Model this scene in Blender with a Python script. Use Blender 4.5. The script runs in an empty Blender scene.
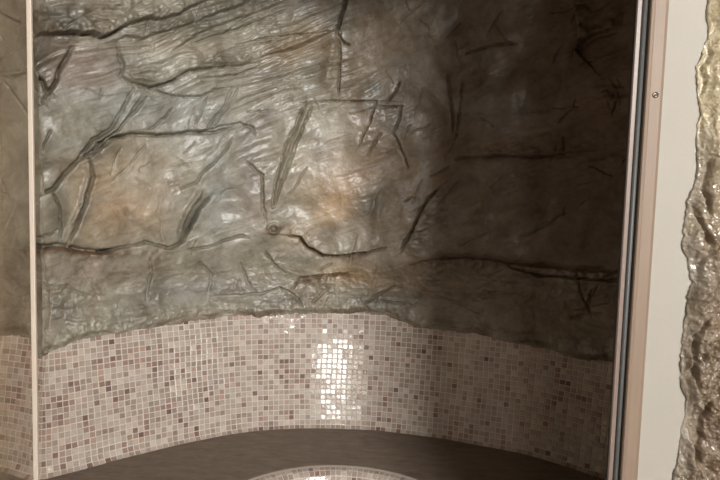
import bpy, bmesh, math, random
import numpy as np
from mathutils import Vector, Matrix

random.seed(7)
RNG = np.random.default_rng(11)
S = bpy.context.scene
COL = S.collection

# ------------------------------------------------------------------ camera
FPX, PITCH, ROLL = 600.0, math.radians(4.5), math.radians(1.6)
CAM = np.array([0.0, 0.0, 1.4])
Fw = np.array([0, math.cos(PITCH), -math.sin(PITCH)])
Up0 = np.array([0, math.sin(PITCH), math.cos(PITCH)])
Rt0 = np.array([1.0, 0, 0])
Rt = Rt0*math.cos(ROLL) + Up0*math.sin(ROLL)
Up = Up0*math.cos(ROLL) - Rt0*math.sin(ROLL)
cd = bpy.data.cameras.new('camera')
cd.sensor_width = 36.0
cd.lens = FPX*36.0/720.0
cd.clip_start = 0.02
co = bpy.data.objects.new('camera', cd)
COL.objects.link(co)
M = Matrix(((Rt[0], Up[0], -Fw[0], CAM[0]), (Rt[1], Up[1], -Fw[1], CAM[1]),
            (Rt[2], Up[2], -Fw[2], CAM[2]), (0, 0, 0, 1)))
co.matrix_world = M
S.camera = co

# ------------------------------------------------------------------ world, light, exposure
W = bpy.data.worlds.new('world')
S.world = W
W.use_nodes = True
W.node_tree.nodes['Background'].inputs[0].default_value = (0.75, 0.85, 1.0, 1)
W.node_tree.nodes['Background'].inputs[1].default_value = 0.6
S.view_settings.view_transform = 'Standard'
S.view_settings.look = 'None'
S.view_settings.gamma = 1.0
S.view_settings.use_curve_mapping = False
S.view_settings.exposure = -0.12

def area(name, loc, rot, sx, sy, power, col):
    l = bpy.data.lights.new(name, 'AREA')
    l.shape = 'RECTANGLE'; l.size = sx; l.size_y = sy
    l.energy = power; l.color = col
    o = bpy.data.objects.new(name, l)
    o.location = loc; o.rotation_euler = rot
    COL.objects.link(o)
    return o
BACK = -3.2
WINS = [(1.02, 2.36, 2.42, 2.95), (-0.22, 0.10, 0.44, 1.34), (-0.66, -0.26, 0.44, 1.34)]   # unseen openings added behind for the main daylight and the tile reflections
def daylight(k, power, col):
    x0, x1, z0, z1 = WINS[k]
    area('unseen_window_light', ((x0+x1)/2, BACK-0.10, (z0+z1)/2), (math.radians(90), 0, 0), x1-x0, z1-z0, power, col)
daylight(0, 450.0, (0.98, 0.98, 0.96))
daylight(1, 25.0, (1.0, 0.96, 0.88))
daylight(2, 3.0, (1.0, 0.80, 0.55))  # dim amber source added for the warm patch mirrored in the tiles
area('added_fill_glow', (0.35, 0.25, 3.005), (0, 0, 0), 0.14, 0.14, 1.2, (1.0, 0.76, 0.50))  # warm fill from an added, unseen downlight

# ------------------------------------------------------------------ material helpers
def mat(name, col, rough=0.5, metal=0.0, spec=0.5, coat=0.0, coat_rough=0.1):
    m = bpy.data.materials.new(name)
    m.use_nodes = True
    b = m.node_tree.nodes['Principled BSDF']
    b.inputs['Base Color'].default_value = (*col, 1)
    b.inputs['Roughness'].default_value = rough
    b.inputs['Metallic'].default_value = metal
    b.inputs['Specular IOR Level'].default_value = spec
    b.inputs['Coat Weight'].default_value = coat
    b.inputs['Coat Roughness'].default_value = coat_rough
    return m

def N(m, t, **kw):
    n = m.node_tree.nodes.new(t)
    for k, v in kw.items():
        setattr(n, k, v)
    return n

def link(m, a, b):
    m.node_tree.links.new(a, b)

def noise_node(m, scale, detail=4, rough=0.55, dist=0.0, mapping=None):
    tc = N(m, 'ShaderNodeTexCoord')
    n = N(m, 'ShaderNodeTexNoise')
    n.inputs['Scale'].default_value = scale
    n.inputs['Detail'].default_value = detail
    n.inputs['Roughness'].default_value = rough
    n.inputs['Distortion'].default_value = dist
    if mapping:
        mp = N(m, 'ShaderNodeMapping')
        mp.inputs['Scale'].default_value = mapping
        link(m, tc.outputs['Object'], mp.inputs[0]); link(m, mp.outputs[0], n.inputs['Vector'])
    else:
        link(m, tc.outputs['Object'], n.inputs['Vector'])
    return n

def mixcol(m, fac, a, b, mode='MIX'):
    mx = N(m, 'ShaderNodeMix', data_type='RGBA', blend_type=mode)
    for sock, v in ((0, fac), (6, a), (7, b)):
        if isinstance(v, (int, float)):
            mx.inputs[sock].default_value = v
        elif isinstance(v, tuple):
            mx.inputs[sock].default_value = (*v, 1)
        else:
            link(m, v, mx.inputs[sock])
    return mx.outputs[2]

def ramp(m, src, lo, hi, a=0.0, b=1.0):
    r = N(m, 'ShaderNodeMapRange')
    r.inputs[1].default_value = lo; r.inputs[2].default_value = hi
    r.inputs[3].default_value = a; r.inputs[4].default_value = b
    link(m, src, r.inputs[0])
    return r.outputs[0]

def bump(m, h, strength, dist, prev=None):
    b = N(m, 'ShaderNodeBump')
    b.inputs['Strength'].default_value = strength
    b.inputs['Distance'].default_value = dist
    link(m, h, b.inputs['Height'])
    if prev is not None:
        link(m, prev, b.inputs['Normal'])
    return b.outputs[0]

def bsdf(m):
    return m.node_tree.nodes['Principled BSDF']

# artificial rock: hand-toned pigments held in a colour attribute, varnished
def rock_material(name, attr, rlo, rhi, coat, fine, crough):
    m = mat(name, (0.3, 0.3, 0.3), 0.45, coat=coat, coat_rough=crough)
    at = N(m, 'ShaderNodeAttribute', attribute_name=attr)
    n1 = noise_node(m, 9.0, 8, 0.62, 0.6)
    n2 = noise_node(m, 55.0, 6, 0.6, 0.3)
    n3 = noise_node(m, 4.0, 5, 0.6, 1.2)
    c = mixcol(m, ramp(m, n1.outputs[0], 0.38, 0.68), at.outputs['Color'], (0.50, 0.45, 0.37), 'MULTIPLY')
    c = mixcol(m, ramp(m, n2.outputs[0], 0.42, 0.75, 0.0, 0.4), c, (0.50, 0.42, 0.33), 'MULTIPLY')
    c = mixcol(m, ramp(m, n3.outputs[0], 0.56, 0.74, 0.0, 0.30), c, (0.36, 0.36, 0.33))
    link(m, c, bsdf(m).inputs['Base Color'])
    link(m, ramp(m, n1.outputs[0], 0.3, 0.7, rlo, rhi), bsdf(m).inputs['Roughness'])
    nf = noise_node(m, 120.0, 6, 0.62, 0.4)
    ng = noise_node(m, 32.0, 8, 0.66, 1.0)
    b = bump(m, ng.outputs[0], 0.35*fine, 0.008)
    b = bump(m, nf.outputs[0], 0.40*fine, 0.004, b)
    link(m, b, bsdf(m).inputs['Normal'])
    return m

ROCK = rock_material('artificial_rock', 'pigment', 0.38, 0.62, 0.3, 0.9, 0.28)
WETROCK = rock_material('wet_rock', 'pigment', 0.20, 0.50, 0.6, 1.8, 0.12)

TILE = mat('glass_mosaic', (0.5, 0.4, 0.35), 0.12, spec=0.8, coat=0.8, coat_rough=0.04)
_a = N(TILE, 'ShaderNodeAttribute', attribute_name='pigment')
_n = noise_node(TILE, 90.0, 4, 0.6, 0.5)
link(TILE, mixcol(TILE, ramp(TILE, _n.outputs[0], 0.4, 0.75, 0.0, 0.5), _a.outputs['Color'], (0.72, 0.62, 0.55), 'MULTIPLY'),
     bsdf(TILE).inputs['Base Color'])
link(TILE, bump(TILE, _n.outputs[0], 0.25, 0.002), bsdf(TILE).inputs['Normal'])
GROUT = mat('grout', (0.56, 0.50, 0.45), 0.85)
_n = noise_node(GROUT, 30.0)
link(GROUT, mixcol(GROUT, _n.outputs[0], (0.60, 0.54, 0.48), (0.47, 0.41, 0.36)), bsdf(GROUT).inputs['Base Color'])

SEAT = mat('seat_stone', (0.16, 0.12, 0.09), 0.62, coat=0.1)
_n = noise_node(SEAT, 14.0, 8, 0.65, 0.8, (1.0, 3.2, 1.0))
_n2 = noise_node(SEAT, 110.0, 5, 0.6)
_c = mixcol(SEAT, ramp(SEAT, _n.outputs[0], 0.3, 0.7), (0.12, 0.085, 0.06), (0.215, 0.165, 0.125))
link(SEAT, _c, bsdf(SEAT).inputs['Base Color'])
link(SEAT, bump(SEAT, _n2.outputs[0], 0.5, 0.004, bump(SEAT, _n.outputs[0], 0.5, 0.01)), bsdf(SEAT).inputs['Normal'])

PLASTER = mat('painted_plaster', (0.66, 0.62, 0.56), 0.7)
_n = noise_node(PLASTER, 3.0, 6, 0.6)
_n2 = noise_node(PLASTER, 160.0, 4)
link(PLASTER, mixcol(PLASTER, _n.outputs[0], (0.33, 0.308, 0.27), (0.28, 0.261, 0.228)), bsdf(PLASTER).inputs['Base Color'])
link(PLASTER, bump(PLASTER, _n2.outputs[0], 0.15, 0.002), bsdf(PLASTER).inputs['Normal'])
WALLSTONE = mat('brown_wall_stone', (0.26, 0.19, 0.13), 0.7)
_n = noise_node(WALLSTONE, 5.0, 8, 0.6, 0.6)
link(WALLSTONE, mixcol(WALLSTONE, _n.outputs[0], (0.32, 0.235, 0.16), (0.18, 0.13, 0.09)), bsdf(WALLSTONE).inputs['Base Color'])
FLOORM = mat('floor_stone', (0.30, 0.24, 0.19), 0.5)
_n = noise_node(FLOORM, 6.0, 8)
link(FLOORM, mixcol(FLOORM, _n.outputs[0], (0.34, 0.27, 0.21), (0.2, 0.155, 0.12)), bsdf(FLOORM).inputs['Base Color'])
CEIL = mat('ceiling_paint', (0.34, 0.28, 0.22), 0.8)

def brushed(name, c1, c2, metal, rough):
    m = mat(name, c1, rough, metal)
    n = noise_node(m, 40.0, 5, 0.7, 0.0, (9.0, 9.0, 0.12))
    link(m, mixcol(m, n.outputs[0], c1, c2), bsdf(m).inputs['Base Color'])
    return m
ALU = brushed('bronzed_aluminium', (0.235, 0.172, 0.125), (0.155, 0.11, 0.078), 0.0, 0.55)
ALULIP = brushed('pale_aluminium', (0.22, 0.165, 0.14), (0.16, 0.12, 0.10), 0.0, 0.38)
CREAM = brushed('cream_aluminium', (0.62, 0.54, 0.46), (0.52, 0.44, 0.37), 0.1, 0.35)
RUBBER = brushed('grey_rubber', (0.085, 0.088, 0.085), (0.05, 0.052, 0.053), 0.0, 0.5)
BLACK = mat('black_rubber', (0.012, 0.011, 0.010), 0.6)
STEEL = mat('screw_steel', (0.30, 0.22, 0.15), 0.4, 0.7)
WHITEM = mat('white_lacquer', (0.8, 0.78, 0.74), 0.4)

def glass_mat(name, tint, film=0.05):
    m = bpy.data.materials.new(name)
    m.use_nodes = True
    nt = m.node_tree
    nt.nodes.remove(bsdf(m))
    out = nt.nodes['Material Output']
    tr = N(m, 'ShaderNodeBsdfTransparent'); tr.inputs[0].default_value = (*tint, 1)
    g = N(m, 'ShaderNodeBsdfGlossy'); g.inputs['Roughness'].default_value = 0.02
    fr = N(m, 'ShaderNodeFresnel'); fr.inputs[0].default_value = 1.45
    mx = N(m, 'ShaderNodeMixShader')
    link(m, fr.outputs[0], mx.inputs[0]); link(m, tr.outputs[0], mx.inputs[1]); link(m, g.outputs[0], mx.inputs[2])
    df = N(m, 'ShaderNodeBsdfDiffuse'); df.inputs[0].default_value = (0.5, 0.42, 0.33, 1)
    m2 = N(m, 'ShaderNodeMixShader'); m2.inputs[0].default_value = film
    link(m, mx.outputs[0], m2.inputs[1]); link(m, df.outputs[0], m2.inputs[2])
    link(m, m2.outputs[0], out.inputs[0])
    return m
GLASS = glass_mat('door_glass', (0.975, 0.955, 0.93), 0.035)
GLASS2 = glass_mat('fixed_glass', (0.99, 0.975, 0.95), 0.04)

# ------------------------------------------------------------------ object helpers
def tag(o, label=None, cat=None, group=None, kind=None):
    if label: o['label'] = label
    if cat: o['category'] = cat
    if group: o['group'] = group
    if kind: o['kind'] = kind
    return o

def empty(name, loc):
    o = bpy.data.objects.new(name, None)
    o.empty_display_size = 0.1
    o.location = loc
    COL.objects.link(o)
    return o

def put(o, parent):
    COL.objects.link(o)
    if parent is not None:
        o.parent = parent
        o.matrix_parent_inverse = Matrix.Translation(-Vector(parent.location))
    return o

def arr_mesh(name, verts, faces, mats, midx=None, cols=None, smooth=True, parent=None):
    """verts (n,3), faces (m,4) numpy arrays -> one mesh object"""
    me = bpy.data.meshes.new(name)
    nv, nf = len(verts), len(faces)
    me.vertices.add(nv)
    me.vertices.foreach_set('co', np.asarray(verts, dtype=np.float32).ravel())
    me.loops.add(nf*4)
    me.loops.foreach_set('vertex_index', np.asarray(faces, dtype=np.int32).ravel())
    me.polygons.add(nf)
    me.polygons.foreach_set('loop_start', np.arange(0, nf*4, 4, dtype=np.int32))
    me.polygons.foreach_set('loop_total', np.full(nf, 4, dtype=np.int32))
    for mm in mats:
        me.materials.append(mm)
    if midx is not None:
        me.polygons.foreach_set('material_index', np.asarray(midx, dtype=np.int32))
    me.update(calc_edges=True)
    me.polygons.foreach_set('use_smooth', np.full(nf, smooth, dtype=bool) if not isinstance(smooth, np.ndarray) else smooth)
    if cols is not None:
        a = me.color_attributes.new('pigment', 'FLOAT_COLOR', 'POINT')
        c4 = np.ones((nv, 4), dtype=np.float32); c4[:, :3] = cols
        a.data.foreach_set('color', c4.ravel())
    me.validate()
    o = bpy.data.objects.new(name, me)
    return put(o, parent)

def bm_obj(name, bm, m, parent=None, bevel=0.0, seg=2, smooth=False):
    if bevel > 0:
        bmesh.ops.bevel(bm, geom=list(bm.edges), offset=bevel, segments=seg, affect='EDGES', profile=0.6)
    bmesh.ops.recalc_face_normals(bm, faces=bm.faces)
    me = bpy.data.meshes.new(name)
    bm.to_mesh(me); bm.free()
    me.materials.append(m)
    for p in me.polygons:
        p.use_smooth = smooth
    o = bpy.data.objects.new(name, me)
    return put(o, parent)

def box(bm, x0, x1, y0, y1, z0, z1):
    vs = [bm.verts.new((x, y, z)) for x in (x0, x1) for y in (y0, y1) for z in (z0, z1)]
    for f in ((0, 1, 3, 2), (4, 6, 7, 5), (0, 4, 5, 1), (2, 3, 7, 6), (0, 2, 6, 4), (1, 5, 7, 3)):
        bm.faces.new([vs[i] for i in f])

def boxes(name, lst, m, parent=None, bevel=0.0, seg=2):
    bm = bmesh.new()
    for b in lst:
        box(bm, *b)
    return bm_obj(name, bm, m, parent, bevel, seg)

def extrude_poly(name, pts, z0, z1, m, parent=None, smooth=False):
    """closed plan outline pts (x, y) extruded from z0 to z1"""
    bm = bmesh.new()
    lo = [bm.verts.new((x, y, z0)) for x, y in pts]
    hi = [bm.verts.new((x, y, z1)) for x, y in pts]
    n = len(pts)
    for i in range(n):
        bm.faces.new((lo[i], lo[(i+1) % n], hi[(i+1) % n], hi[i]))
    bm.faces.new(lo[::-1]); bm.faces.new(hi)
    return bm_obj(name, bm, m, parent, smooth=smooth)

# ------------------------------------------------------------------ plan of the alcove
def catmull(P, n=24):
    P = np.array(P, float)
    P = np.vstack([2*P[0]-P[1], P, 2*P[-1]-P[-2]])
    out = []
    for i in range(1, len(P)-2):
        a, b, c, d = P[i-1], P[i], P[i+1], P[i+2]
        for k in range(n):
            t = k/n
            out.append(0.5*((2*b)+(-a+c)*t+(2*a-5*b+4*c-d)*t*t+(-a+3*b-3*c+d)*t**3))
    out.append(P[-2])
    return np.array(out)

class Path:
    def __init__(self, pts, step=0.004, relax=0):
        c = catmull(pts)
        for _ in range(2):
            d = np.r_[0, np.cumsum(np.linalg.norm(np.diff(c, axis=0), axis=1))]
            s = np.linspace(0, d[-1], int(d[-1]/step)+1)
            c = np.c_[np.interp(s, d, c[:, 0]), np.interp(s, d, c[:, 1])]
            for _k in range(relax):
                c[1:-1] = 0.25*c[:-2]+0.5*c[1:-1]+0.25*c[2:]
        d = np.r_[0, np.cumsum(np.linalg.norm(np.diff(c, axis=0), axis=1))]
        self.s, self.c, self.L = d, c, d[-1]
        t = np.gradient(c, d, axis=0); t /= np.linalg.norm(t, axis=1)[:, None]
        self.n = np.c_[t[:, 1], -t[:, 0]]           # towards the bather
    def at(self, s):
        x = np.interp(s, self.s, self.c[:, 0]); y = np.interp(s, self.s, self.c[:, 1])
        nx = np.interp(s, self.s, self.n[:, 0]); ny = np.interp(s, self.s, self.n[:, 1])
        l = np.hypot(nx, ny)
        return x, y, nx/l, ny/l

Z_SEAT = 0.50
BACKP = Path([(-1.50, 1.17), (-1.50, 1.45), (-1.38, 1.71), (-1.20, 1.815), (-1.10, 1.805), (-1.02, 1.772), (-0.980, 1.752), (-0.945, 1.764),
              (-0.872, 1.820), (-0.761, 1.921), (-0.609, 2.040), (-0.425, 2.155), (-0.27, 2.20), (-0.132, 2.219),
              (0.081, 2.213), (0.317, 2.157), (0.418, 2.115), (0.52, 2.078), (0.615, 2.030), (0.695, 1.968), (0.765, 1.905), (0.86, 1.82), (0.97, 1.69),
              (1.06, 1.53), (1.12, 1.36), (1.14, 1.17)], relax=40)

# backrest profile, (inward offset, height) by arc length
def back_profile():
    pts = [(0.0, Z_SEAT)]
    ang = math.radians(18)
    o, z = 0.0, Z_SEAT
    L = 0
    while z < 1.04:
        a = math.radians(28) + (math.radians(80)-math.radians(28))*min(1, L/0.04)
        o -= math.cos(a)*0.005; z += math.sin(a)*0.005; L += 0.005
        pts.append((o, z))
    return np.array(pts)
PROF = back_profile()
def tile_off(z):
    return np.interp(z, PROF[:, 1], PROF[:, 0])
def rock_off(z):
    """base rock surface: inward offset from the seat line"""
    zz = np.array([0.5, 0.80, 0.90, 1.0, 1.15, 1.4, 1.7, 2.0, 2.40])
    oo = np.array([0.02, tile_off(0.80)+0.022, tile_off(0.90)+0.020, -0.100, -0.085, -0.075, -0.06, -0.01, 0.10])
    return np.interp(z, zz, oo)

def wall_hit(px, py, off):
    """where a sight line meets the surface: (s, z)"""
    d = Fw + Rt*(px-360)/FPX + Up*(240-py)/FPX
    t = np.linspace(1.3, 2.9, 321)
    P = CAM + d*t[:, None]
    dx = P[:, None, 0]-BACKP.c[None, ::2, 0]; dy = P[:, None, 1]-BACKP.c[None, ::2, 1]
    i = np.argmin(dx*dx+dy*dy, axis=1)
    r = np.arange(len(t))
    sd = dx[r, i]*BACKP.n[::2][i, 0]+dy[r, i]*BACKP.n[::2][i, 1]
    g = sd-off(P[:, 2])
    k = np.argmax(g < 0)
    f = g[k-1]/(g[k-1]-g[k])
    P1 = P[k-1]+(P[k]-P[k-1])*f
    n = BACKP.n[::2][i[k]]
    tx, ty = -n[1], n[0]
    s = BACKP.s[::2][i[k]] + (P1[0]-BACKP.c[::2][i[k], 0])*(-ty*0+(-n[1])) * 1.0 + (P1[1]-BACKP.c[::2][i[k], 1])*n[0]
    return s, P1[2]

# ------------------------------------------------------------------ noise on arrays
def vnoise(x, y, seed):
    r = np.random.default_rng(seed)
    T = r.random((256, 256))
    xi = np.floor(x).astype(int); yi = np.floor(y).astype(int)
    fx = x-xi; fy = y-yi
    fx = fx*fx*fx*(fx*(fx*6-15)+10); fy = fy*fy*fy*(fy*(fy*6-15)+10)
    a = T[xi % 256, yi % 256]; b = T[(xi+1) % 256, yi % 256]
    c = T[xi % 256, (yi+1) % 256]; d = T[(xi+1) % 256, (yi+1) % 256]
    return (a*(1-fx)+b*fx)*(1-fy)+(c*(1-fx)+d*fx)*fy*1.0
def fbm(x, y, seed, o=4, gain=0.5):
    v = 0; a = 1; t = 0
    for k in range(o):
        v = v+a*(vnoise(x*2**k, y*2**k, seed+k)-0.5); t += a; a *= gain
    return v/t*2
def ridged(x, y, seed, o=4, gain=0.55):
    v = 0; a = 1; t = 0
    for k in range(o):
        n = 1-np.abs(2*vnoise(x*2**k, y*2**k, seed+k)-1)
        v = v+a*n*n; t += a; a *= gain
    return v/t
def sstep(x, a, b):
    t = np.clip((x-a)/(b-a), 0, 1)
    return t*t*(3-2*t)

# ------------------------------------------------------------------ relief strokes
def seg_dist(X, Z, pts):
    """distance, side sign and position along the polyline"""
    best = np.full(X.shape, 1e9); side = np.zeros(X.shape); tt = np.zeros(X.shape)
    acc = 0; pts = np.array(pts); tot = np.sum(np.linalg.norm(np.diff(pts, axis=0), axis=1))
    for (ax, az), (bx, bz) in zip(pts[:-1], pts[1:]):
        vx, vz = bx-ax, bz-az; L2 = vx*vx+vz*vz+1e-12
        t = np.clip(((X-ax)*vx+(Z-az)*vz)/L2, 0, 1)
        dx = X-(ax+t*vx); dz = Z-(az+t*vz)
        d = np.hypot(dx, dz)
        m = d < best
        best = np.where(m, d, best)
        side = np.where(m, np.sign(vx*(Z-az)-vz*(X-ax)), side)
        tt = np.where(m, (acc+t*math.sqrt(L2))/tot, tt)
        acc += math.sqrt(L2)
    return best, side, tt

# (kind, width m, height m, outline on the rock) ; g groove, r ridge,
# u step whose upper/left-hand side stands proud, reach given by width
ST = [
 ('u', .10, .022, [(36,37),(43,35),(60,34),(78,36),(87,34),(100,37),(108,34),(120,28),(133,23),(147,20),(157,21),(173,17),(190,8),(208,0)]),
 ('g', .006, .010, [(60,34),(78,36),(87,35),(100,38),(108,35),(120,29)]),
 ('u', .05, .012, [(108,43),(123,37),(140,40),(153,35),(173,30),(200,20),(227,10),(240,5),(255,-4)]),
 ('g', .008, .012, [(115,43),(122,67),(120,78),(133,85),(150,88),(167,83),(187,72),(213,68),(240,66)]),
 ('u', .04, .012, [(150,88),(167,83),(187,72),(213,68),(240,66),(262,60)]),
 ('g', .006, .010, [(150,88),(173,97),(200,98),(213,90),(233,88)]),
 ('r', .007, .008, [(157,72),(143,71),(130,75),(133,79),(153,80)]),
 ('g', .008, .013, [(133,88),(123,110),(110,130),(93,140),(83,153),(78,160)]),
 ('g', .006, .010, [(147,98),(133,115),(117,132),(100,143),(90,160)]),
 ('r', .006, .007, [(140,94),(128,113),(114,131),(97,142)]),
 ('g', .010, .014, [(97,147),(80,160),(67,173),(53,190),(37,202)]),
 ('g', .008, .012, [(84,152),(90,160),(95,177),(88,203),(78,227),(68,247)]),
 ('r', .008, .009, [(86,158),(89,176),(83,200),(72,226)]),
 ('g', .006, .009, [(53,192),(60,207),(63,230),(60,243)]),
 ('g', .010, .012, [(90,155),(100,150),(113,138),(133,133),(157,135),(187,132),(213,132),(240,125)]),
 ('u', .05, .008, [(113,138),(133,133),(157,135),(187,132),(213,132),(240,125)]),
 ('g', .005, .008, [(173,108),(160,122),(147,132)]),
 ('g', .005, .008, [(207,98),(200,115),(195,125)]),
 ('g', .006, .011, [(233,88),(223,107),(207,128)]),
 ('g', .005, .009, [(238,89),(229,105),(212,128)]),
 ('g', .010, .014, [(35,72),(43,80),(50,92),(55,83),(62,66),(72,48)]),
 ('g', .006, .008, [(50,92),(43,103),(35,110)]),
 ('g', .005, .007, [(52,130),(46,140),(43,150)]),
 ('g', .006, .010, [(0,78),(14,75),(28,69)]),
 ('g', .006, .008, [(3,82),(14,98),(28,122)]),
 ('g', .006, .007, [(0,14),(10,18),(22,24)]),
 ('u', .05, .010, [(200,65),(243,63),(267,55),(297,47),(317,37),(335,30)]),
 ('g', .009, .016, [(347,-6),(342,13),(337,30)]),
 ('g', .005, .010, [(337,30),(343,40),(349,44)]),
 ('g', .006, .010, [(337,32),(340,43),(340,67),(338,93)]),
 ('r', .020, .010, [(334,38),(330,60),(326,88)]),
 ('g', .005, .008, [(237,45),(267,37),(297,35),(330,31)]),
 ('u', .04, .010, [(170,52),(200,32),(240,18),(267,7),(283,0)]),
 ('g', .006, .009, [(190,45),(215,36),(250,24),(282,10)]),
 ('g', .005, .007, [(215,55),(245,46),(275,40)]),
 ('g', .006, .010, [(200,80),(220,78),(237,75),(257,68),(260,63)]),
 ('g', .006, .012, [(305,103),(297,123),(285,147),(276,180),(272,208)]),
 ('g', .005, .012, [(312,107),(303,127),(292,157),(280,190),(274,207)]),
 ('r', .006, .010, [(309,104),(300,126),(289,152),(278,183),(273,205)]),
 ('g', .005, .008, [(300,104),(333,101),(377,102),(370,123),(358,147)]),
 ('u', .05, .006, [(330,101),(377,102),(372,118),(358,147)]),
 ('g', .005, .008, [(380,107),(402,107),(397,127),(393,133)]),
 ('g', .005, .010, [(400,82),(393,97),(388,103)]),
 ('g', .005, .008, [(393,133),(402,150),(408,168)]),
 ('g', .005, .006, [(382,133),(374,145),(367,157)]),
 ('g', .007, .009, [(200,132),(220,127),(240,123),(253,128),(255,134)]),
 ('g', .006, .010, [(232,138),(227,148),(213,163),(202,173),(197,183),(180,188)]),
 ('g', .010, .016, [(213,195),(200,208),(192,224),(184,240),(177,247)]),
 ('r', .008, .010, [(201,190),(190,206),(182,222),(179,240)]),
 ('g', .005, .007, [(147,145),(130,167),(113,182)]),
 ('g', .012, .018, [(30,246),(47,247),(63,246),(80,250),(103,253),(115,250)]),
 ('g', .007, .014, [(100,253),(127,247),(147,243),(158,246),(170,248),(182,243)]),
 ('d', .05, .012, [(0,247),(35,247),(63,245),(80,250),(103,253),(127,247),(147,243),(170,248),(182,243)]),
 ('g', .007, .009, [(187,250),(207,248),(223,240),(243,235),(248,238)]),
 ('g', .006, .009, [(35,238),(50,235),(58,230)]),
 ('g', .005, .007, [(67,285),(78,293),(90,296)]),
 ('k', .020, .0055, [(273,228),(273.5,228.5)]),
 ('g', .007, .013, [(283,235),(300,237),(307,247),(323,255),(343,255),(367,252),(387,247)]),
 ('u', .05, .010, [(283,235),(300,237),(307,247),(323,255),(343,255),(367,252),(387,247)]),
 ('g', .006, .012, [(292,290),(297,283),(300,278),(317,276),(347,273)]),
 ('g', .008, .013, [(401,252),(406,240),(413,230),(420,213),(430,197),(440,187)]),
 ('u', .06, .012, [(440,187),(430,197),(420,213),(413,233),(402,250)]),
 ('g', .007, .010, [(265,252),(273,263),(285,273)]),
 ('g', .006, .012, [(215,296),(227,295),(260,293),(280,287),(290,292),(297,297),(303,306)]),
 ('u', .03, .010, [(227,295),(260,293),(280,287),(290,292),(297,297)]),
 ('g', .006, .010, [(330,287),(322,294),(313,303)]),
 ('g', .006, .010, [(395,285),(380,294),(365,303)]),
 ('u', .06, .018, [(573,5),(580,27),(577,50),(587,40),(600,33),(625,28)]),
 ('g', .006, .007, [(467,53),(493,45),(515,43)]),
 ('g', .008, .010, [(448,76),(452,107),(453,133)]),
 ('g', .006, .008, [(463,80),(460,110),(455,140)]),
 ('g', .006, .010, [(455,160),(463,157),(500,155),(543,157),(575,152)]),
 ('u', .06, .010, [(455,158),(500,155),(543,157),(600,150)]),
 ('d', .06, .020, [(410,264),(433,258),(467,257),(500,260),(508,263),(533,265),(560,268),(585,270),(620,272)]),
 ('g', .008, .012, [(505,262),(515,268),(540,275),(580,278),(620,281)]),
 ('g', .006, .008, [(580,270),(582,297),(593,317)]),
 ('r', .005, .007, [(520,238),(532,231),(547,223),(560,213)]),
 ('g', .006, .010, [(440,297),(457,302),(467,307),(490,318)]),
 ('g', .006, .009, [(380,300),(410,305),(440,318),(470,322)]),
 ('g', .006, .009, [(245,160),(262,175),(262,205),(266,222)]),
 ('g', .006, .009, [(150,257),(152,275),(146,300)]),
 ('g', .006, .009, [(200,262),(213,275),(207,300)]),
 ('g', .006, .009, [(240,262),(247,280),(256,292)]),
]

def relief(Sg, Zg, strokes, hit, seed=3, amp=1.0):
    H = np.zeros(Sg.shape)
    # slight waviness so traced lines wander like broken stone
    ws = 0.006*fbm(Sg*28, Zg*28, seed+60, 5, 0.7); wz = 0.006*fbm(Sg*28+9, Zg*28+5, seed+70, 5, 0.7)
    for kind, w, h, px in strokes:
        pts = [hit(*p) for p in px]
        a = np.array(pts)
        R = 3.2*w if kind in 'grk' else 2.2*w
        x0, z0 = a.min(0)-R; x1, z1 = a.max(0)+R
        m = (Sg > x0) & (Sg < x1) & (Zg > z0) & (Zg < z1)
        if not m.any():
            continue
        X = (Sg+ws)[m]; Z = (Zg+wz)[m]
        d, side, t = seg_dist(X, Z, pts)
        taper = np.clip(np.minimum(t, 1-t)*7+0.25, 0, 1)
        var = 0.75+0.5*vnoise(X*60, Z*60, seed+9)
        if kind == 'g':
            v = -h*1.6*np.exp(-(d/(w*0.45))**1.6)*taper*var + h*0.12*side*np.exp(-(d/(w*2.2))**2)*taper
        elif kind == 'r':
            v = h*np.exp(-(d/w)**2)*taper*var
        elif kind == 'k':
            v = h*np.exp(-((d-w*0.8)/(w*0.35))**2) - h*1.2*np.exp(-(d/(w*0.5))**2)
        else:
            sg = side if kind == 'u' else -side
            v = h*(sg > 0)*np.exp(-(d/w)**1.3)*taper*var
            v = np.where(sg > 0, v, -h*0.35*np.exp(-(d/(w*0.25))**1.5)*taper)
            ed = sstep(d, 0.0, 0.004)
            v = v*ed + (1-ed)*h*0.2*taper
        H[m] += v*amp
    return H

# ------------------------------------------------------------------ rock wall at the back of the alcove
# small stray fractures, mostly slanting like the long ones
_r = random.Random(23)
for _k in range(110):
    cx_, cy_ = _r.uniform(-10, 640), _r.uniform(-10, 315)
    an = math.radians(_r.choice((-55, -60, -25, -20, -10, -65, 40, 75)) + _r.uniform(-14, 14))
    ln = _r.uniform(10, 42)
    pts_ = []
    for _j in range(4):
        u_ = (_j/3-0.5)*ln
        pts_.append((cx_+u_*math.cos(an)+_r.uniform(-1.2, 1.2), cy_+u_*math.sin(an)+_r.uniform(-1.2, 1.2)))
    ST.append(('g', _r.uniform(.0030, .0050), _r.uniform(.002, .0055), pts_))

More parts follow.
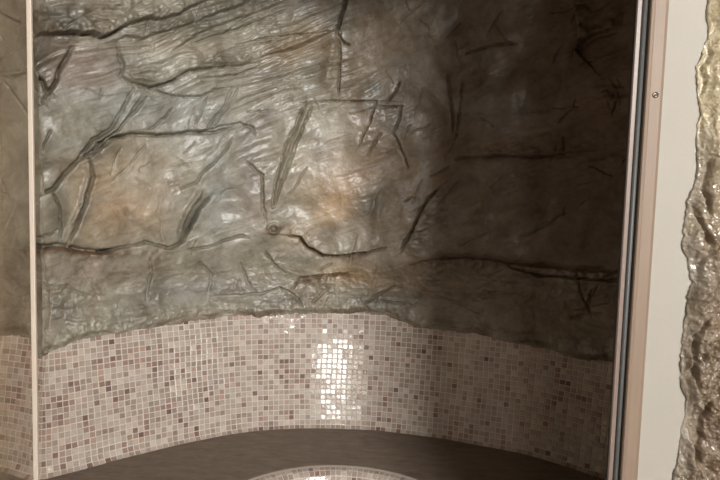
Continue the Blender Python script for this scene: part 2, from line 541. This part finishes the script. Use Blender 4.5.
def rhit(px, py):
    return wall_hit(px, py, rock_off)
EDGE = [(-30,338),(0,337),(14,336),(27,338),(31,344),(36,357),(48,353),(60,348),(70,343),(82,340),(95,337),(110,335),(128,331),(150,329),(165,326),
        (180,324),(200,320),(215,319),(225,316),(240,316),(260,317),(285,314),(310,314),(335,314),(360,313),(376,314),
        (390,317),(405,323),(415,328),(428,329),(440,331),(455,332),(470,334),(490,337),(505,341),(520,345),(535,348),(550,350),
        (565,355),(580,359),(600,361),(625,364)]
eh = np.array([wall_hit(x, y, lambda z: tile_off(z)+0.012) for x, y in EDGE])
def rock_bottom(s):
    z = np.interp(s, eh[:, 0], eh[:, 1])
    return z + 0.010*fbm(s*22, s*0+3.3, 51, 5, 0.75)

def build_rock():
    st = 0.0027
    s = np.arange(0, BACKP.L, st); s = np.r_[s, BACKP.L]
    nz = 560
    v = np.linspace(0, 1, nz)
    zb = rock_bottom(s)
    Z = zb[:, None] + v[None, :]*(2.40-zb[:, None])
    Sg = np.repeat(s[:, None], nz, 1)
    H = relief(Sg, Z, ST, rhit, amp=1.3)
    K = [rhit(*p) for p in ((180, 30), (150, 290), (500, 310), (300, 285), (80, 310), (460, 110), (290, 60), (620, 100))]
    def blob(k, rs, rz):
        return np.exp(-((Sg-K[k][0])/rs)**2-((Z-K[k][1])/rz)**2)
    H += 0.030*fbm(Sg*2.1, Z*2.6, 21, 3) + 0.010*fbm(Sg*8, Z*8, 31, 3)
    H += 0.0016*fbm(Sg*22, Z*22, 41, 4, 0.55)
    # slanting strata, upper left
    a = math.radians(24)
    U = Sg*math.cos(a)+Z*math.sin(a); V = -Sg*math.sin(a)+Z*math.cos(a)
    warp = 0.05*fbm(U*3, V*3, 55, 3)
    strata = ridged(U*2.2, (V+warp)*26, 61, 4, 0.6)
    ws = np.clip(blob(0, 0.42, 0.22)+0.9*blob(6, 0.28, 0.16), 0, 1)
    H += 0.020*(strata-0.5)*ws + 0.0020*(strata-0.5)*(1-ws)
    # crumpled band above the mosaic
    wb = np.clip(sstep(1.14-Z, 0.0, 0.06), 0, 1)
    cr = ridged(Sg*9+0.6*fbm(Sg*6, Z*6, 77, 2), Z*14, 71, 5, 0.62)
    H += wb*0.013*(cr-0.45)
    cr2 = ridged(Sg*6+fbm(Sg*4, Z*4, 83, 2)*0.8, Z*6, 81, 5, 0.55)
    H += (1-wb)*0.0034*(cr2-0.45)
    cr3 = ridged(U*7+0.5*fbm(U*9, V*9, 87, 3), V*22, 85, 5, 0.62)
    H += 0.0050*(cr3-0.45)*sstep(fbm(Sg*4, Z*4, 89, 3), -0.1, 0.35)*(1-0.5*ws)
    # slabs: broken flat facets
    c1 = vnoise(Sg*4.2+0.5*fbm(Sg*3, Z*3, 91, 2), Z*3.4, 93)
    # fine slivers at chosen worn places
    for (q, r, am) in (((145, 50), 0.035, .010), ((262, 15), 0.05, .010), ((290, 85), 0.05, .009), ((614, 95), 0.04, .012), ((405, 70), .02, .006),
                       ((190, 125), .02, .006), ((275, 262), .035, .010), ((235, 285), .03, .008), ((330, 290), .05, .012), ((120, 325), .05, .010), ((60, 300), .06, .008)):
        q = rhit(*q)
        H += am*np.exp(-((Sg-q[0])/r)**2-((Z-q[1])/r)**2)*(ridged(Sg*38, Z*30, 101, 3)-0.4)*1.6
    # rounded lower lip
    dz = Z-zb[:, None]
    H = H*sstep(dz, -0.01, 0.03) - 0.014*(1-sstep(dz, 0.0, 0.03))**1.5 + 0.004*np.exp(-((dz-0.03)/0.018)**2)*(0.5+vnoise(Sg*22, Z*0+2, 111)) + 0.012*(1-sstep(dz, 0.03, 0.08))*(ridged(Sg*24, Z*30, 115, 4)-0.4)
    off = rock_off(Z)+H
    # never behind the mosaic near the edge
    near = Z < 1.06
    off = np.where(near, np.maximum(off, tile_off(Z)+0.006), off)
    x, y, nx, ny = BACKP.at(Sg)
    P = np.stack([x+nx*off, y+ny*off, Z], -1)
    # returning row, closing the lip onto the tiles
    o0 = tile_off(zb+0.004)-0.012
    row = np.stack([x[:, 0]+nx[:, 0]*o0, y[:, 0]+ny[:, 0]*o0, zb+0.004], -1)[:, None]
    P = np.concatenate([row, P], 1)
    ns, nn = P.shape[:2]
    idx = np.arange(ns*nn).reshape(ns, nn)
    F = np.stack([idx[:-1, :-1], idx[1:, :-1], idx[1:, 1:], idx[:-1, 1:]], -1).reshape(-1, 4)
    # pigments
    base = np.array([0.37, 0.345, 0.28])
    Cc = np.ones(Sg.shape+(3,))*base
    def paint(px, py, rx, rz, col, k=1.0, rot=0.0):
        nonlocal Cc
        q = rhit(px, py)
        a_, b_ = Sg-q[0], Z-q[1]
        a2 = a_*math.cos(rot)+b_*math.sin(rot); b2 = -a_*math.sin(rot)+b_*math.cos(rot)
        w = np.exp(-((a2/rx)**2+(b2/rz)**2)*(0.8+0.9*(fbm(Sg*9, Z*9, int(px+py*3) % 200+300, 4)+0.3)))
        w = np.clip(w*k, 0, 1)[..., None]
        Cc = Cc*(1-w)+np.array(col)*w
    blue = (0.38, 0.395, 0.37); ochre = (0.46, 0.33, 0.19); brown = (0.20, 0.145, 0.10); mauve = (0.31, 0.25, 0.215)
    rust = (0.20, 0.12, 0.06); cream = (0.45, 0.41, 0.33)
    paint(170, 110, .34, .10, blue, .9); paint(110, 100, .14, .12, blue, .6); paint(215, 190, .07, .22, blue, .9)
    paint(200, 290, .22, .05, (.35, .35, .34), .7); paint(60, 120, .08, .18, (.30, .32, .29), .7)
    paint(120, 200, .16, .13, (.44,.31,.18), .8); paint(345, 190, .13, .20, (.46,.30,.15), 1, -.5); paint(330, 150, .20, .14, cream, .6)
    paint(300, 50, .14, .06, ochre, .55, .4); paint(85, 68, .12, .07, mauve, .8); paint(170, 42, .16, .04, ochre, .3)
    paint(350, 275, .12, .05, ochre, .8); paint(60, 18, .16, .09, brown, .7); paint(45, 60, .07, .10, brown, .6)
    paint(250, 190, .05, .18, mauve, .5); paint(75, 270, .22, .06, mauve, .5); paint(130, 275, .10, .05, brown, .25)
    paint(520, 60, .60, .45, (.18, .112, .068), .95); paint(450, 110, .06, .16, rust, .7); paint(430, 220, .18, .18, brown, .5)  # brown rock tone, deepened to paint in part of the right side's shade
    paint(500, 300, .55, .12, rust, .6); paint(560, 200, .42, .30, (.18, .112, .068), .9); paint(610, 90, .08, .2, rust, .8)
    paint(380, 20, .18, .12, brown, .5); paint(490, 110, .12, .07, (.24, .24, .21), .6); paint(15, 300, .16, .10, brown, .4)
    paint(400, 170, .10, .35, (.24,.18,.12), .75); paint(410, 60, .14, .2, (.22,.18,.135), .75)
    smoke = (0.155, 0.145, 0.115)
    for a in [(60,20,.10,.06,.8,0), (38,60,.05,.09,.7,0), (205,22,.16,.05,.6,.4), (310,70,.05,.07,.5,0), (270,75,.06,.04,.4,0), (190,222,.03,.09,.75,-.5),
              (92,150,.05,.04,.6,.7), (84,205,.022,.12,.55,-.2), (58,215,.03,.09,.5,0), (248,150,.04,.10,.35,0), (262,240,.05,.05,.4,0), (45,165,.05,.06,.4,0),
              (225,60,.10,.03,.35,.3), (150,28,.12,.03,.45,.35), (120,62,.06,.03,.4,0), (375,90,.05,.04,.6,0), (400,120,.05,.07,.5,0), (300,260,.06,.02,.3,0),
              (160,290,.05,.08,.4,0), (60,310,.06,.05,.5,0), (340,20,.05,.07,.6,0), (110,255,.10,.02,.5,0), (40,250,.06,.03,.6,0), (375,200,.05,.09,.5,-.5),
              (225,205,.03,.10,.3,0), (275,300,.10,.03,.35,0), (385,300,.10,.04,.6,0), (135,310,.08,.04,.4,0), (200,262,.08,.03,.3,0), (330,232,.05,.03,.35,0)]:
        paint(a[0], a[1], a[2], a[3], smoke, min(1, a[4]*1.35), a[5])
    # bleached rubbed edges and a brown hem where sealant took the dirt
    for a in [(150,52,.05,.02), (262,12,.05,.03), (290,85,.05,.04), (135,180,.10,.05), (350,240,.05,.03), (235,110,.05,.05), (320,130,.08,.06), (185,170,.06,.08), (70,120,.05,.06), (345,292,.06,.03)]:
        paint(a[0], a[1], a[2], a[3], (0.50, 0.48, 0.41), .55)
    hem = (np.exp(-((Z-zb[:, None])/0.022)**2)*sstep(fbm(Sg*12, Z*12, 77, 4), -0.25, 0.25)*0.7)[..., None]
    Cc = Cc*(1-hem)+np.array((0.20, 0.135, 0.08))*hem
    # rust washed into the joints (a stain, with its own outline)
    for px in ([(30,250),(63,250),(80,253),(103,256),(127,252)], [(300,240),(323,257),(343,258),(367,255)], [(297,283),(317,278),(347,275)],
               [(268,228),(273,236),(280,228)], [(410,264),(467,258),(510,264),(585,271)], [(0,329),(27,330)]):
        pts = [rhit(*p) for p in px]
        d, sd, t = seg_dist(Sg, Z, pts)
        w = (0.7*np.exp(-(d/0.012)**2)*(0.6+0.8*vnoise(Sg*50, Z*50, 7)))[..., None]
        w = np.clip(w, 0, 1)
        Cc = Cc*(1-w)+np.array(rust)*0.8*w
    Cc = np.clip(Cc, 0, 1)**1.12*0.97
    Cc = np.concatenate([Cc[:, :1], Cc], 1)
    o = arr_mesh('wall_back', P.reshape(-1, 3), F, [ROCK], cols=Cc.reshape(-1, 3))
    tag(o, 'cracked grey and ochre sculpted rock wall above the mosaic backrest', 'rock wall', kind='structure')
    return o
build_rock()

# ------------------------------------------------------------------ mosaic
def tile_colours(n, cl):
    """cl: cluster noise 0..1 per tile"""
    pal_l = np.array([(0.47, 0.375, 0.32), (0.53, 0.435, 0.375), (0.59, 0.50, 0.44), (0.43, 0.335, 0.28), (0.50, 0.42, 0.37), (0.56, 0.45, 0.38), (0.38, 0.30, 0.25)])
    pal_d = np.array([(0.27, 0.185, 0.16), (0.20, 0.13, 0.11), (0.33, 0.235, 0.20), (0.36, 0.26, 0.215)])
    c = pal_l[RNG.integers(0, len(pal_l), n)]*RNG.uniform(0.78, 0.97, (n, 1))*np.array((0.965, 1.0, 1.0))
    p = np.clip(0.07+0.50*sstep(cl, 0.42, 0.85), 0, 1)
    dk = RNG.random(n) < p
    c[dk] = pal_d[RNG.integers(0, 4, dk.sum())]*RNG.uniform(0.8, 1.25, (dk.sum(), 1))
    return c

def mosaic_mesh(name, path, s0, s1, prof, parent, pitch=0.0192, seed=5, skip=None, back=0.02, zcap=None):
    """tiles following plan path and section prof [(inward offset, z)]; grout bed below"""
    d = np.r_[0, np.cumsum(np.linalg.norm(np.diff(prof, axis=0), axis=1))]
    rows = int(d[-1]//pitch)
    colsn = int((s1-s0)//pitch)
    def surf(s, t, lift):
        o = np.interp(t, d, prof[:, 0]); z = np.interp(t, d, prof[:, 1])
        e = 0.002
        do = (np.interp(t+e, d, prof[:, 0])-np.interp(t-e, d, prof[:, 0])); dzz = (np.interp(t+e, d, prof[:, 1])-np.interp(t-e, d, prof[:, 1]))
        l = np.hypot(do, dzz)+1e-9
        no, nzv = dzz/l, -do/l
        o = o+no*lift; z = z+nzv*lift
        x, y, nx, ny = path.at(s)
        return np.stack([x+nx*o, y+ny*o, z], -1)
    # grout bed grid
    gs = np.linspace(s0, s1, int((s1-s0)/0.01)+1); gt = np.linspace(0, d[-1], int(d[-1]/0.01)+1)
    A, B = np.meshgrid(gs, gt, indexing='ij')
    G0 = surf(A, B, 0.0); G1 = surf(A, B, -back)
    a, b = A.shape
    i0 = np.arange(a*b).reshape(a, b); i1 = i0+a*b
    q = lambda i: np.stack([i[:-1, :-1], i[1:, :-1], i[1:, 1:], i[:-1, 1:]], -1).reshape(-1, 4)
    F = [q(i0), q(i1)[:, ::-1]]
    def rim(u, w):
        return np.stack([u[:-1], w[:-1], w[1:], u[1:]], -1)
    F += [rim(i0[:, 0], i1[:, 0]), rim(i1[:, -1], i0[:, -1]), rim(i1[0, :], i0[0, :]), rim(i0[-1, :], i1[-1, :])]
    F = np.concatenate(F)
    V = np.concatenate([G0.reshape(-1, 3), G1.reshape(-1, 3)])
    nF0, nV0 = len(F), len(V)
    # tiles
    I, J = np.meshgrid(np.arange(colsn), np.arange(rows), indexing='ij')
    I = I.ravel(); J = J.ravel()
    n = len(I)
    cs = s0+(I+0.5)*pitch + RNG.normal(0, 0.00035, n); ct = (J+0.5)*pitch + RNG.normal(0, 0.00035, n)
    # small wander of whole sheets
    cs = cs+0.0016*np.sin(J*0.5+I//14)*((I//14) % 2)
    hw = pitch*0.5-0.00135
    rot = RNG.normal(0, 0.03, n)
    tx = RNG.normal(0, 0.010, n); ty = RNG.normal(0, 0.011, n)
    corners = np.array([(-1, -1), (1, -1), (1, 1), (-1, 1)])
    vs = []
    for lift, k in ((-0.0005, 1.0), (0.0012, 0.97), (0.0016, 0.86)):
        for cx, cy in corners:
            u = cx*hw*k; w = cy*hw*k
            uu = u*np.cos(rot)-w*np.sin(rot); ww = u*np.sin(rot)+w*np.cos(rot)
            li = lift + ((u*tx+w*ty) if lift > 0 else 0)
            vs.append(surf(cs+uu, np.clip(ct+ww, 0, d[-1]), li))
    VT = np.stack(vs, 1)                       # n,12,3
    base = nV0+np.arange(n)[:, None]*12
    fl = [(8, 9, 10, 11)]
    for lv in (0, 4):
        for k in range(4):
            fl.append((lv+k, lv+(k+1) % 4, lv+4+(k+1) % 4, lv+4+k))
    FT = np.concatenate([base+np.array(f)[None, :] for f in fl])
    cl = 0.5+0.5*fbm(I*0.30, J*0.30, seed, 3, 0.8)*1.6
    col = tile_colours(n, cl)
    C = np.concatenate([np.ones((nV0, 3))*0.5, np.repeat(col, 12, 0)])
    o = arr_mesh(name, np.concatenate([V, VT.reshape(-1, 3)]), np.concatenate([F, FT]), [GROUT, TILE],
                 midx=np.r_[np.zeros(nF0, int), np.ones(len(FT), int)], cols=C, smooth=False, parent=parent)
    return o

bench = empty('steam_room_bench', (-0.05, 1.95, 0.03))
tag(bench, 'curved built-in bench with pink beige mosaic backrest and dark brown stone seat', 'bench')
mosaic_mesh('backrest', BACKP, 0.02, BACKP.L-0.02, PROF, bench)

# seat slab between the backrest line and the rounded front
FC, FR = (-0.045, 1.515), 0.400
front = [(FC[0]-FR-0.03, 1.17), (FC[0]-FR-0.02, 1.36)]
for k in range(0, 13):
    a = math.pi - math.pi*k/12
    front.append((FC[0]+FR*math.cos(a), FC[1]+FR*math.sin(a)))
front += [(FC[0]+FR+0.02, 1.36), (FC[0]+FR+0.03, 1.17)]
FRONTP = Path(front, relax=12)
def build_seat():
    n = 400; m = 40
    sb = np.linspace(0, BACKP.L, n); sf = np.linspace(0, FRONTP.L, n)
    bx, by, bnx, bny = BACKP.at(sb); fx, fy, fnx, fny = FRONTP.at(sf)
    bx = bx - bnx*0.03; by = by-bny*0.03
    t = np.linspace(0, 1, m)[None, :]
    X = bx[:, None]*(1-t)+fx[:, None]*t; Y = by[:, None]*(1-t)+fy[:, None]*t
    Zt = Z_SEAT+0.002+0.0025*fbm(X*14, Y*14, 201, 3)*np.sin(np.pi*t)
    top = np.stack([X, Y, Zt], -1); bot = np.stack([X, Y, Zt*0+Z_SEAT-0.06], -1)
    i0 = np.arange(n*m).reshape(n, m); i1 = i0+n*m
    q = lambda i: np.stack([i[:-1, :-1], i[1:, :-1], i[1:, 1:], i[:-1, 1:]], -1).reshape(-1, 4)
    rim = lambda u, w: np.stack([u[:-1], w[:-1], w[1:], u[1:]], -1)
    F = np.concatenate([q(i0), q(i1)[:, ::-1], rim(i0[:, 0], i1[:, 0]), rim(i1[:, -1], i0[:, -1]), rim(i1[0], i0[0]), rim(i0[-1], i1[-1])])
    o = arr_mesh('seat', np.concatenate([top.reshape(-1, 3), bot.reshape(-1, 3)]), F, [SEAT], parent=bench)
    o['label'] = 'dark brown stone seat'
build_seat()
pf = [(0.0, Z_SEAT+0.002), (0.022, Z_SEAT+0.002)]
for k in range(1, 9):
    a = math.radians(90-90*k/8)
    pf.append((0.022+0.035*math.cos(a), Z_SEAT-0.033+0.035*math.sin(a)))
pf += [(0.057, 0.30), (0.057, 0.03)]
mosaic_mesh('front_panel', FRONTP, 0.0, FRONTP.L, np.array(pf)[::-1].copy(), bench, seed=9)

# ------------------------------------------------------------------ rooms
ZC = 2.42
ZH = 3.04
ZT = 2.18
boxes('floor', [(-2.55, 2.55, BACK-0.15, 2.6, -0.10, 0.0)], FLOORM)['kind'] = 'structure'
boxes('ceiling', [(-2.55, 2.55, BACK-0.15, 1.062, ZH, ZH+0.1), (-2.4, 2.4, 1.062, 2.45, ZC-0.02, ZC+0.06)], CEIL)['kind'] = 'structure'
boxes('wall_left', [(-2.55, -2.4, BACK-0.15, 2.6, 0.0, ZH)], WALLSTONE)['kind'] = 'structure'
boxes('wall_far_right', [(2.4, 2.55, BACK-0.15, 2.6, 0.0, ZH)], WALLSTONE)['kind'] = 'structure'
boxes('wall_outer', [(-2.4, 2.4, 2.45, 2.6, 0.0, ZH)], WALLSTONE)['kind'] = 'structure'
wr = boxes('wall_right', [(0.500, 2.4, 1.062, 1.095, 0.0, ZH)], PLASTER)
boxes('wall_over_door', [(-2.4, 0.50, 1.062, 1.095, ZT, ZH)], PLASTER)['kind'] = 'structure'
boxes('wall_beside_glass', [(-2.4, -1.60, 1.062, 1.095, 0.0, ZT)], PLASTER)['kind'] = 'structure'
tag(wr, 'strip of smooth cream white plaster between the door frame and rough rock', 'wall', kind='structure')
xs = [-2.4, WINS[2][0], WINS[2][1], WINS[1][0], WINS[1][1], WINS[0][0], WINS[0][1], 2.4]
zw = [None, WINS[2][2:], None, WINS[1][2:], None, WINS[0][2:], None]
wb = []
for xa, xb_, zz in zip(xs[:-1], xs[1:], zw):
    if zz is None:
        wb.append((xa, xb_, BACK-0.15, BACK, 0, ZH))
    else:
        wb += [(xa, xb_, BACK-0.15, BACK, 0, zz[0]), (xa, xb_, BACK-0.15, BACK, zz[1], ZH)]
boxes('wall_behind', wb, WALLSTONE)['kind'] = 'structure'
for k, (xa, xb_, za, zb_) in enumerate(WINS):  # frames for the unseen openings added behind the camera
    f = 0.02
    parts_ = [(xa, xa+f, BACK-0.08, BACK-0.02, za, zb_), (xb_-f, xb_, BACK-0.08, BACK-0.02, za, zb_),
              (xa+f, xb_-f, BACK-0.08, BACK-0.02, za, za+f), (xa+f, xb_-f, BACK-0.08, BACK-0.02, zb_-f, zb_)]
    if k > 0:
        parts_.append((xa+f, xb_-f, BACK-0.08, BACK-0.03, 0.60, 0.70))
    boxes('unseen_window_%d' % (k+1), parts_, WHITEM)['kind'] = 'structure'

# ------------------------------------------------------------------ door frame on the right
JX = 0.459
fr = empty('shower_enclosure_jamb', (JX+0.04, 1.05, 0.0))
tag(fr, 'tall bronze toned metal door jamb with dark rubber seal beside the cream wall', 'jamb')
extrude_poly('inner_lip', [(JX, 1.049), (JX+0.0015, 1.0465), (JX+0.007, 1.0455), (JX+0.0085, 1.047), (JX+0.0085, 1.055), (JX+0.002, 1.055)], 0.0, ZT, ALULIP, fr)
extrude_poly('seal_channel', [(JX+0.002, 1.0555), (JX+0.0225, 1.0555), (JX+0.0225, 1.0615), (JX+0.002, 1.0615)], 0.0, ZT, BLACK, fr)
sp = []
for k in range(13):
    a = math.pi*k/12
    sp.append((JX+0.0158-0.0050*math.cos(a), 1.0554-0.0075*math.sin(a)))
extrude_poly('rubber_seal', sp, 0.0, ZT, RUBBER, fr, smooth=True)
x0 = JX+0.0230
extrude_poly('jamb_profile', [(x0, 1.062), (x0, 1.047), (x0+0.0015, 1.0445), (x0+0.005, 1.0435), (x0+0.008, 1.0445),
                              (x0+0.025, 1.0445), (x0+0.030, 1.047), (x0+0.0335, 1.053), (x0+0.034, 1.062)], 0.0, ZT, ALU, fr)

def on_plane(px, py, Y):
    d = Fw + Rt*(px-360)/FPX + Up*(240-py)/FPX
    return CAM+d*((Y-CAM[1])/d[1])
q = on_plane(655.5, 95, 1.044)
bm = bmesh.new()
ring = bmesh.ops.create_cone(bm, segments=24, radius1=0.0058, radius2=0.0048, depth=0.003, cap_ends=True)
bmesh.ops.rotate(bm, verts=bm.verts, matrix=Matrix.Rotation(math.radians(90), 3, 'X'))
tf = [f for f in bm.faces if f.normal.y < -0.9]
r = bmesh.ops.inset_region(bm, faces=tf, thickness=0.0016)
bmesh.ops.translate(bm, verts=list({v for f in tf for v in f.verts}), vec=(0, 0.0018, 0))
bmesh.ops.translate(bm, verts=bm.verts, vec=(q[0], 1.0440, q[2]))
scr = bm_obj('screw', bm, STEEL, fr)
bm = bmesh.new()
bmesh.ops.create_cone(bm, segments=6, radius1=0.0026, radius2=0.0026, depth=0.001, cap_ends=True)
bmesh.ops.rotate(bm, verts=bm.verts, matrix=Matrix.Rotation(math.radians(90), 3, 'X'))
bmesh.ops.translate(bm, verts=bm.verts, vec=(q[0], 1.0428, q[2]))
bm_obj('socket', bm, BLACK, None)
so = bpy.data.objects['socket']; so.parent = scr

# ------------------------------------------------------------------ glass on the left
dl = empty('sliding_shower_screen', (-0.60, 1.045, 0.0))
tag(dl, 'clear glass sliding door pushed open, edged with a slim cream strip', 'glass screen')
boxes('pane', [(-1.30, -0.5790, 1.0475, 1.0525, 0.03, ZT)], GLASS, dl)
boxes('edge_profile', [(-0.5790, -0.5705, 1.047, 1.053, 0.02, ZT)], CREAM, dl, 0.0015)
fx = boxes('fixed_glass_panel', [(-1.59, -0.652, 1.091, 1.094, 0.03, ZT)], GLASS2)
tag(fx, 'fixed glass panel at far left behind the sliding glass door', 'glass panel')

# ------------------------------------------------------------------ rock cladding at the far right
CB = [(711,-20),(710,0),(708,12),(708,20),(710,32),(705,50),(698,65),(699,82),(700,97),(703,113),(699,125),(697,140),(698,160),(697,180),(689,200),(686,220),(685,237),
      (683,248),(689,262),(690,272),(693,283),(688,298),(687,315),(684,335),(682,360),(682,387),(687,400),(686,415),(683,435),(680,453),(675,475),(674,495)]
cb = np.array([on_plane(x, y, 1.055)[[0, 2]] for x, y in CB])[::-1]
CST = [('g', .007, .012, [(720,15),(714,30),(716,50),(709,62)]), ('g', .005, .010, [(707,60),(712,80),(706,100),(711,118),(708,140)]),
       ('g', .006, .012, [(700,205),(708,225),(716,245)]), ('g', .006, .012, [(718,160),(712,190),(715,215)]),
       ('u', .02, .012, [(720,250),(709,262),(704,285),(696,310)]), ('g', .005, .010, [(692,268),(697,280),(692,300)]),
       ('g', .006, .012, [(712,320),(702,340),(700,370),(704,395)]), ('g', .006, .010, [(690,340),(693,370),(688,392)]),
       ('g', .006, .012, [(698,400),(692,430),(689,460)]), ('g', .008, .014, [(716,405),(706,430),(704,470)])]
def chit(px, py):
    p = on_plane(px, py, 1.03)
    return p[0], p[2]
def build_cladding():
    zs = np.arange(0.0, ZC-0.045, 0.0016); nz = len(zs)
    u = np.linspace(0, 1, 230)
    xb = np.interp(zs, cb[:, 0] if False else cb[:, 1], cb[:, 0]) + 0.0045*fbm(zs*60, zs*0+1.5, 411, 4, 0.7)
    X = xb[:, None]+(u[None, :]**1.15)*(1.05-xb[:, None]); Z = np.repeat(zs[:, None], len(u), 1)
    dx = X-xb[:, None]
    H = relief(X, Z, CST, chit, seed=15)
    low = sstep(1.45-Z, 0.0, 0.35)
    H += 0.012*fbm(X*14, Z*9, 421, 4, 0.55)
    H += (0.009+0.010*low)*(ridged(X*30+0.9*fbm(X*16, Z*16, 433, 3), Z*17, 431, 5, 0.65)-0.45)
    H += low*0.011*fbm(X*55, Z*42, 441, 4, 0.65)
    th = 0.004+0.016*sstep(dx, 0.0, 0.03)+0.026*sstep(dx, 0.02, 0.16)
    Hh = th+H*sstep(dx, -0.004, 0.02)
    Hh = np.maximum(Hh+0.0035*(ridged(X*70, Z*60, 461, 3)-0.4), 0.001)*sstep(dx, -0.0015, 0.002)
    Y = 1.0615-Hh
    P = np.stack([X, Y, Z], -1)
    cback = P[:, -1:].copy(); cback[..., 1] = 1.0618
    P = np.concatenate([P, cback], 1)
    a, b = P.shape[:2]
    idx = np.arange(a*b).reshape(a, b)
    F = np.stack([idx[:-1, :-1], idx[:-1, 1:], idx[1:, 1:], idx[1:, :-1]], -1).reshape(-1, 4)
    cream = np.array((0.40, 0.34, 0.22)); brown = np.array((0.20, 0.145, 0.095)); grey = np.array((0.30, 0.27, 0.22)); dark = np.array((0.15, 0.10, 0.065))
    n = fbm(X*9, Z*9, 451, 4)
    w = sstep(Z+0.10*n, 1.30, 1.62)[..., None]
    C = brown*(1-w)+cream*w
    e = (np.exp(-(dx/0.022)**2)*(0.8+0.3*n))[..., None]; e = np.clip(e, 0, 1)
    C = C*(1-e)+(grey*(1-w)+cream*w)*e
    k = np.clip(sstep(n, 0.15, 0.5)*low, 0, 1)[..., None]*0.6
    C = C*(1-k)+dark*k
    C = np.concatenate([C, C[:, -1:]], 1)
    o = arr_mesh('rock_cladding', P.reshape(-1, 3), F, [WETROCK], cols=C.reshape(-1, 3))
    tag(o, 'rough glossy brown and cream rock cladding at the right beside the white plaster strip', 'rock cladding')
build_cladding()

# ------------------------------------------------------------------ downlight added out of view for warm fill
lamp = empty('added_fill_downlight', (0.35, 0.25, ZH))
tag(lamp, 'small round downlight added out of view in the ceiling for warm fill', 'ceiling light')
bm = bmesh.new()
prof = [(0.115, -0.002), (0.115, -0.008), (0.102, -0.008), (0.10, -0.002)]
n = 40
rings = [[bm.verts.new((0.35+r_*math.cos(2*math.pi*k/n), 0.25+r_*math.sin(2*math.pi*k/n), ZH+z_)) for k in range(n)] for r_, z_ in prof]
for a in range(4):
    A, B = rings[a], rings[(a+1) % 4]
    for k in range(n):
        bm.faces.new((A[k], A[(k+1) % n], B[(k+1) % n], B[k]))
bm_obj('trim_ring', bm, WHITEM, lamp, smooth=True)
